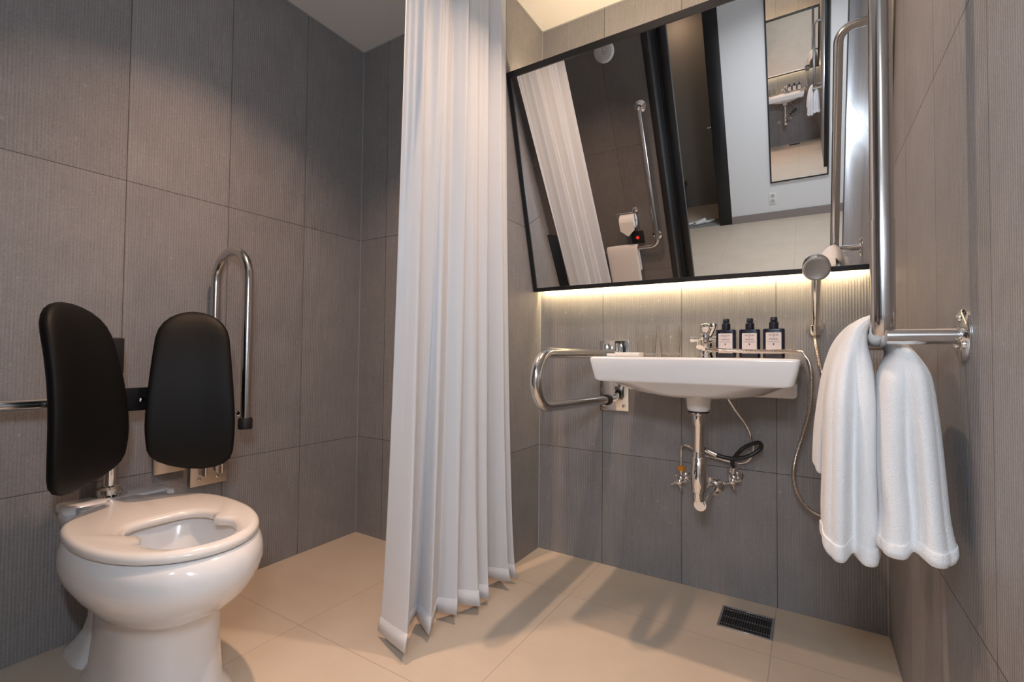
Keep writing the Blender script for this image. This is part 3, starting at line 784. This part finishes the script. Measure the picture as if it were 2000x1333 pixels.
# towel on that bar
def towel_part(mb, stations, seed, zlow=.50):
    rnd = random.Random(seed); ph = [rnd.uniform(0, 6.28) for _ in range(4)]
    rs = []; K = 90
    for (c, nrm2, T_, Ly, lob) in stations:
        c = Vector(c); nrm2 = Vector(nrm2).normalized(); r = []
        for k in range(K):
            a = 2 * PI * k / K; cu, su = math.cos(a), math.sin(a)
            u_ = math.copysign(abs(cu) ** .7, cu); v_ = math.copysign(abs(su) ** .7, su)
            mod = 1 + lob * ((abs(math.sin(3.5 * a + ph[0])) * 1.6 - 1) * .45 + math.sin(4 * a + ph[1]) * .25)
            dn = abs(nrm2.z) < .3                              # hanging part: a deep crease runs down the near end
            g = math.exp(-((u_ - .08) / .20) ** 2) if (v_ < 0 and dn) else 0
            dp = min(1, max(0, (.84 - c.z) / .20))
            p = c + nrm2 * (T_ * u_ * mod) + Vector((0, 1, 0)) * (Ly * v_ * mod * (1 - .42 * g * dp))
            low = max(0, 1 - abs(c.z - zlow) / .12)
            p.z += low * dp * (.016 * g + .020 * max(0, abs(u_ - .08) - .55) ** 2 * 4 * .6)
            r.append(p)
        rs.append(r)
    return mb.rings(rs)
def flap_stations(side):
    return None
mb = MB()
st = []
# left flap, bottom to top: (centre, thickness direction, half thickness, half length in Y, lobes)
A_ = [((.0580, .985, .492), .0385, .060, .13), ((.0575, .985, .500), .0405, .064, .13), ((.0575, .986, .518), .0405, .064, .13), ((.0575, .986, .522), .0385, .061, .13), ((.0580, .990, .56), .039, .065, .13), ((.0590, 1.00, .65), .037, .072, .12), ((.061, 1.02, .74), .037, .078, .10), ((.064, 1.045, .80), .032, .080, .07), ((.068, 1.06, .840), .022, .078, .05)]
for c, T_, Ly, lo in A_: st.append((c, (1, 0, 0), T_, Ly, lo))
st.append(((.076, 1.068, .866), (.85, 0, -.5), .016, .078, .04))
st.append(((.088, 1.07, .880), (.45, 0, -.9), .011, .078, .03))
st.append(((.102, 1.07, .884), (0, 0, -1), .010, .078, .03))
st.append(((.114, 1.07, .872), (-.7, 0, -.75), .010, .078, .03))
st.append(((.123, 1.06, .850), (-.97, 0, -.25), .0105, .075, .04))
Bp = [((.134, 1.04, .825), .018, .075, .05), ((.1330, 1.01, .79), .033, .075, .06), ((.1335, .995, .72), .0395, .070, .08), ((.1345, .985, .65), .0425, .068, .10), ((.1370, .970, .58), .0425, .064, .12), ((.1370, .955, .545), .0460, .055, .12), ((.1370, .955, .541), .0480, .059, .12), ((.1370, .950, .530), .048, .057, .12), ((.1370, .950, .521), .046, .053, .12)]
for c, T_, Ly, lo in Bp: st.append((c, (-1, 0, 0), T_, Ly, lo))
# densify
def dens(st, n=5):
    out = []
    Q = [list(q[0]) + list(q[1]) + [q[2], q[3], q[4]] for q in st]
    for i in range(len(Q) - 1):
        p0, p1, p2, p3 = Q[max(i - 1, 0)], Q[i], Q[i + 1], Q[min(i + 2, len(Q) - 1)]
        for k in range(n):
            t = k / n
            v = [.5 * (2 * b_ + (c - a) * t * .9 + (2 * a - 5 * b_ + 4 * c - d) * t * t + (3 * b_ - a - 3 * c + d) * t ** 3) if False else b_ + (c - b_) * t + .35 * t * (1 - t) * ((1 - t) * (c - a - 2 * (c - b_)) + t * (2 * (c - b_) - (d - b_))) for a, b_, c, d in zip(p0, p1, p2, p3)]
            out.append((Vector(v[0:3]), Vector(v[3:6]), v[6], v[7], v[8]))
    out.append(st[-1]); return out
towel_part(mb, dens(st), 3)
st2 = [((.030, 1.20, .585), (1, 0, 0), .020, .055, .10), ((.030, 1.20, .592), (1, 0, 0), .022, .058, .10), ((.033, 1.20, .68), (1, 0, 0), .021, .058, .10), ((.044, 1.20, .78), (1, 0, 0), .019, .058, .08), ((.060, 1.19, .84), (1, 0, -.2), .018, .055, .05), ((.080, 1.18, .876), (.5, 0, -.8), .012, .055, .04), ((.100, 1.17, .882), (0, 0, -1), .009, .05, .04)]
towel_part(mb, dens(st2), 9, .585)
tag(obj('hanging_towel', mb, TOWM, sharp=180, sub=1), 'white terry towel draped over the steel grab bar on the right wall', 'towel')

# ------------------------------------------------------------------ things seen in the mirror
# L bar on the tiled side wall
lb = thing('wall_grab_bar', (-1.0, YS, .65), 'chrome L-shaped grab bar on the side wall, seen in the mirror beside the paper holder', 'grab bar')
yy = YS + .05
obj('bar', MB().tube([Vector(p) for p in fillet([(-.905, YS + .002, 1.56), (-.905, yy, 1.56), (-.905, yy, .635), (-1.62, yy, .635), (-1.62, YS + .002, .635)], .055, 8)], .0145, 20), STEEL, lb)
for (x, z) in ((-.905, 1.56), (-1.62, .635)):
    obj('wall_flange', MB().lathe([(.038, 0), (.038, .004), (.026, .012), (.0145, .02)], (x, YS, z), (0, 1, 0), 28), CHROME, lb)
obj('wall_flange', MB().lathe([(.034, 0), (.034, .004), (.02, .01)], (-.915, YS, .70), (0, 1, 0), 28).cyl((-.915, YS, .70), (-.906, yy, .70), .009), CHROME, lb)
# towel folded over it
mb = MB()
rs = []
for k, (yo, z) in enumerate([(yy + .026, .37), (yy + .027, .375), (yy + .026, .50), (yy + .023, .60), (yy + .020, .645), (yy + .010, .662), (yy - .002, .664), (yy - .014, .656), (yy - .020, .64), (yy - .022, .58), (yy - .023, .45), (yy - .023, .445)]):
    nrm_y, nrm_z = ((1, 0) if k < 4 else (.8, .6) if k == 4 else (.3, .95) if k == 5 else (0, 1) if k == 6 else (-.6, .8) if k == 7 else (-1, 0))
    th = .0065
    rs.append([(-1.285 + .004, yo - nrm_y * th, z - nrm_z * th), (-1.285, yo, z), (-1.285 + .004, yo + nrm_y * th * .6, z + nrm_z * th * .6), (-1.16, yo + nrm_y * th, z + nrm_z * th), (-1.054, yo + nrm_y * th * .6, z + nrm_z * th * .6), (-1.05, yo, z), (-1.054, yo - nrm_y * th, z - nrm_z * th), (-1.16, yo - nrm_y * th, z - nrm_z * th)])
mb.rings(rs)
tag(obj('folded_towel', mb, TOWM, sub=1), 'white towel folded flat over the side-wall grab bar, seen in the mirror', 'towel')
# paper holder and roll
ph = thing('toilet_paper_holder', (-1.095, YS, .88), 'chrome toilet paper holder on the side wall, seen in the mirror', 'paper holder')
obj('post', MB().lathe([(.020, 0), (.020, .004), (.009, .010), (.009, .055)], (-1.045, YS, .905), (0, 1, 0), 20), CHROME, ph)
obj('arm', MB().tube(fillet([(-1.045, YS + .055, .905), (-1.165, YS + .055, .905), (-1.165, YS + .055, .842), (-1.03, YS + .055, .842)], .008, 5), .0045, 10), CHROME, ph)
pr = thing('toilet_paper_roll', (-1.09, YS + .055, .842), 'white toilet paper roll with a folded tip on the side-wall holder', 'paper roll')
obj('roll', MB().rings([[( -1.09 + sx, YS + .055 + r * math.cos(a * PI / 20), .842 + r * math.sin(a * PI / 20) - (r - .006) * .0) for a in range(40)] for sx, r in ((-.052, .0065), (-.052, .050), (.052, .050), (.052, .0065))], cap=False), PAPER, pr)
bm = bmesh.new()
pp = [(-1.142, .85), (-1.142, .79), (-1.09, .745), (-1.038, .79), (-1.038, .85)]
f1 = [bm.verts.new((x, YS + .1065, z)) for x, z in pp]; f2 = [bm.verts.new((x, YS + .1050, z)) for x, z in pp]
bm.faces.new(f1); bm.faces.new(f2[::-1])
for i in range(5):
    j = (i + 1) % 5; bm.faces.new((f1[i], f1[j], f2[j], f2[i]))
obj('loose_sheet', bm, PAPER, pr)
cb = thing('call_button', (-1.055, YS, .70), 'black emergency call plate with a red button below the paper roll', 'call button')
obj('plate', MB().box(-1.10, -1.01, YS, YS + .010, .655, .745, .002), BLACKF, cb)
obj('button', MB().lathe([(.012, 0), (.012, .004), (.006, .006)], (-1.055, YS + .010, .70), (0, 1, 0), 20), REDL, cb)
dt = thing('wall_speaker', (-1.078, YS, 1.925), 'round white wall-mounted unit high on the side wall, seen in the mirror', 'wall unit')
obj('cover', MB().lathe([(.066, 0), (.066, .010), (.060, .018), (.050, .021), (.026, .022), (.022, .016), (.0, .014)], (-1.078, YS, 1.925), (0, 1, 0), 40), mat('off_white_unit', (.62, .62, .60), .45), dt)
for k in range(4):
    a = PI / 4 + k * PI / 2
    obj('lens', MB().lathe([(.006, 0), (.005, .004), (.001, .006)], (-1.078 + .010 * math.cos(a), YS + .015, 1.925 + .010 * math.sin(a)), (0, 1, 0), 12), CHROME, dt)
# tall mirror on the hall wall
hm = thing('full_length_mirror', (-.06, YH, 1.2), 'tall black-framed mirror on the white hall wall, seen in the tilted mirror', 'mirror')
x0, x1, z0, z1 = -.315, .185, .385, 2.16
f_ = .012
mb = MB().box(x0, x1, YH, YH + .02, z0, z0 + f_).box(x0, x1, YH, YH + .02, z1 - f_, z1).box(x0, x0 + f_, YH, YH + .02, z0 + f_, z1 - f_).box(x1 - f_, x1, YH, YH + .02, z0 + f_, z1 - f_)
obj('frame', mb, BLACKF, hm)
obj('mirror_glass', MB().box(x0 + f_, x1 - f_, YH, YH + .012, z0 + f_, z1 - f_), MIRM, hm)
ot = thing('wall_outlet', (-.30, YH, .225), 'white double power outlet low on the white hall wall', 'outlet')
obj('plate', MB().box(-.335, -.265, YH, YH + .008, .165, .285, .003), OUTM, ot)
for zz in (.198, .252):
    obj('socket', MB().lathe([(.019, 0), (.019, .0015), (.0165, .0018), (.0165, .0008)], (-.30, YH + .008, zz), (0, 1, 0), 24), mat('socket_grey', (.5, .5, .5), .4), ot)
# entry bench and slippers
be = thing('entry_bench', (-1.6, -3.1, 0), 'low brown wooden bench in the dark entry, seen in the mirror', 'bench')
obj('seat', MB().box(-2.1, -1.32, -3.29, -3.0, .30, .36, .004), WOODM, be)
for x in (-2.08, -1.37):
    obj('leg', MB().box(x, x + .03, -3.27, -3.02, 0, .30, .003), WOODM, be)
def slipper(x, y, rz, label):
    rs = []
    for t in range(0, 13):
        u_ = t / 12
        hw = .042 * (math.sin(PI * min(1, u_ * .92 + .08)) ** .45)
        rs.append([(hw * math.cos(a * PI / 8), -.12 + .24 * u_, .010 + .010 * math.sin(a * PI / 8)) for a in range(16)])
    mbb = MB().rings(rs)
    bmesh.ops.rotate(mbb.bm, verts=mbb.bm.verts, matrix=Matrix.Rotation(rz, 3, 'Z')); bmesh.ops.translate(mbb.bm, verts=mbb.bm.verts, vec=(x, y, .012))
    s_ = thing('slipper', (x, y, .012), label, 'slipper', 'slippers in the entry')
    obj('sole', mbb, PAPER, s_)
    mbb = MB()
    rs = []
    for t in range(7):
        u_ = t / 6; rs.append([(.044 * math.cos(PI * a / 10), -.02 + .12 * u_, .018 + (.040 - .024 * u_) * math.sin(PI * a / 10)) for a in range(11)])
    mbb.rings(rs, close=False, cap=False)
    bmesh.ops.rotate(mbb.bm, verts=mbb.bm.verts, matrix=Matrix.Rotation(rz, 3, 'Z')); bmesh.ops.translate(mbb.bm, verts=mbb.bm.verts, vec=(x, y, .012))
    obj('strap', mbb, PAPER, s_, solid=.003)
slipper(-1.02, YH - .14, 1.1, 'white slipper on the grey entry threshold, nearer the black casing')
slipper(-1.22, YH - .14, 1.2, 'white slipper on the grey entry threshold, farther from the black casing')

for o in bpy.data.objects:
    if '_o' in o: del o['_o']
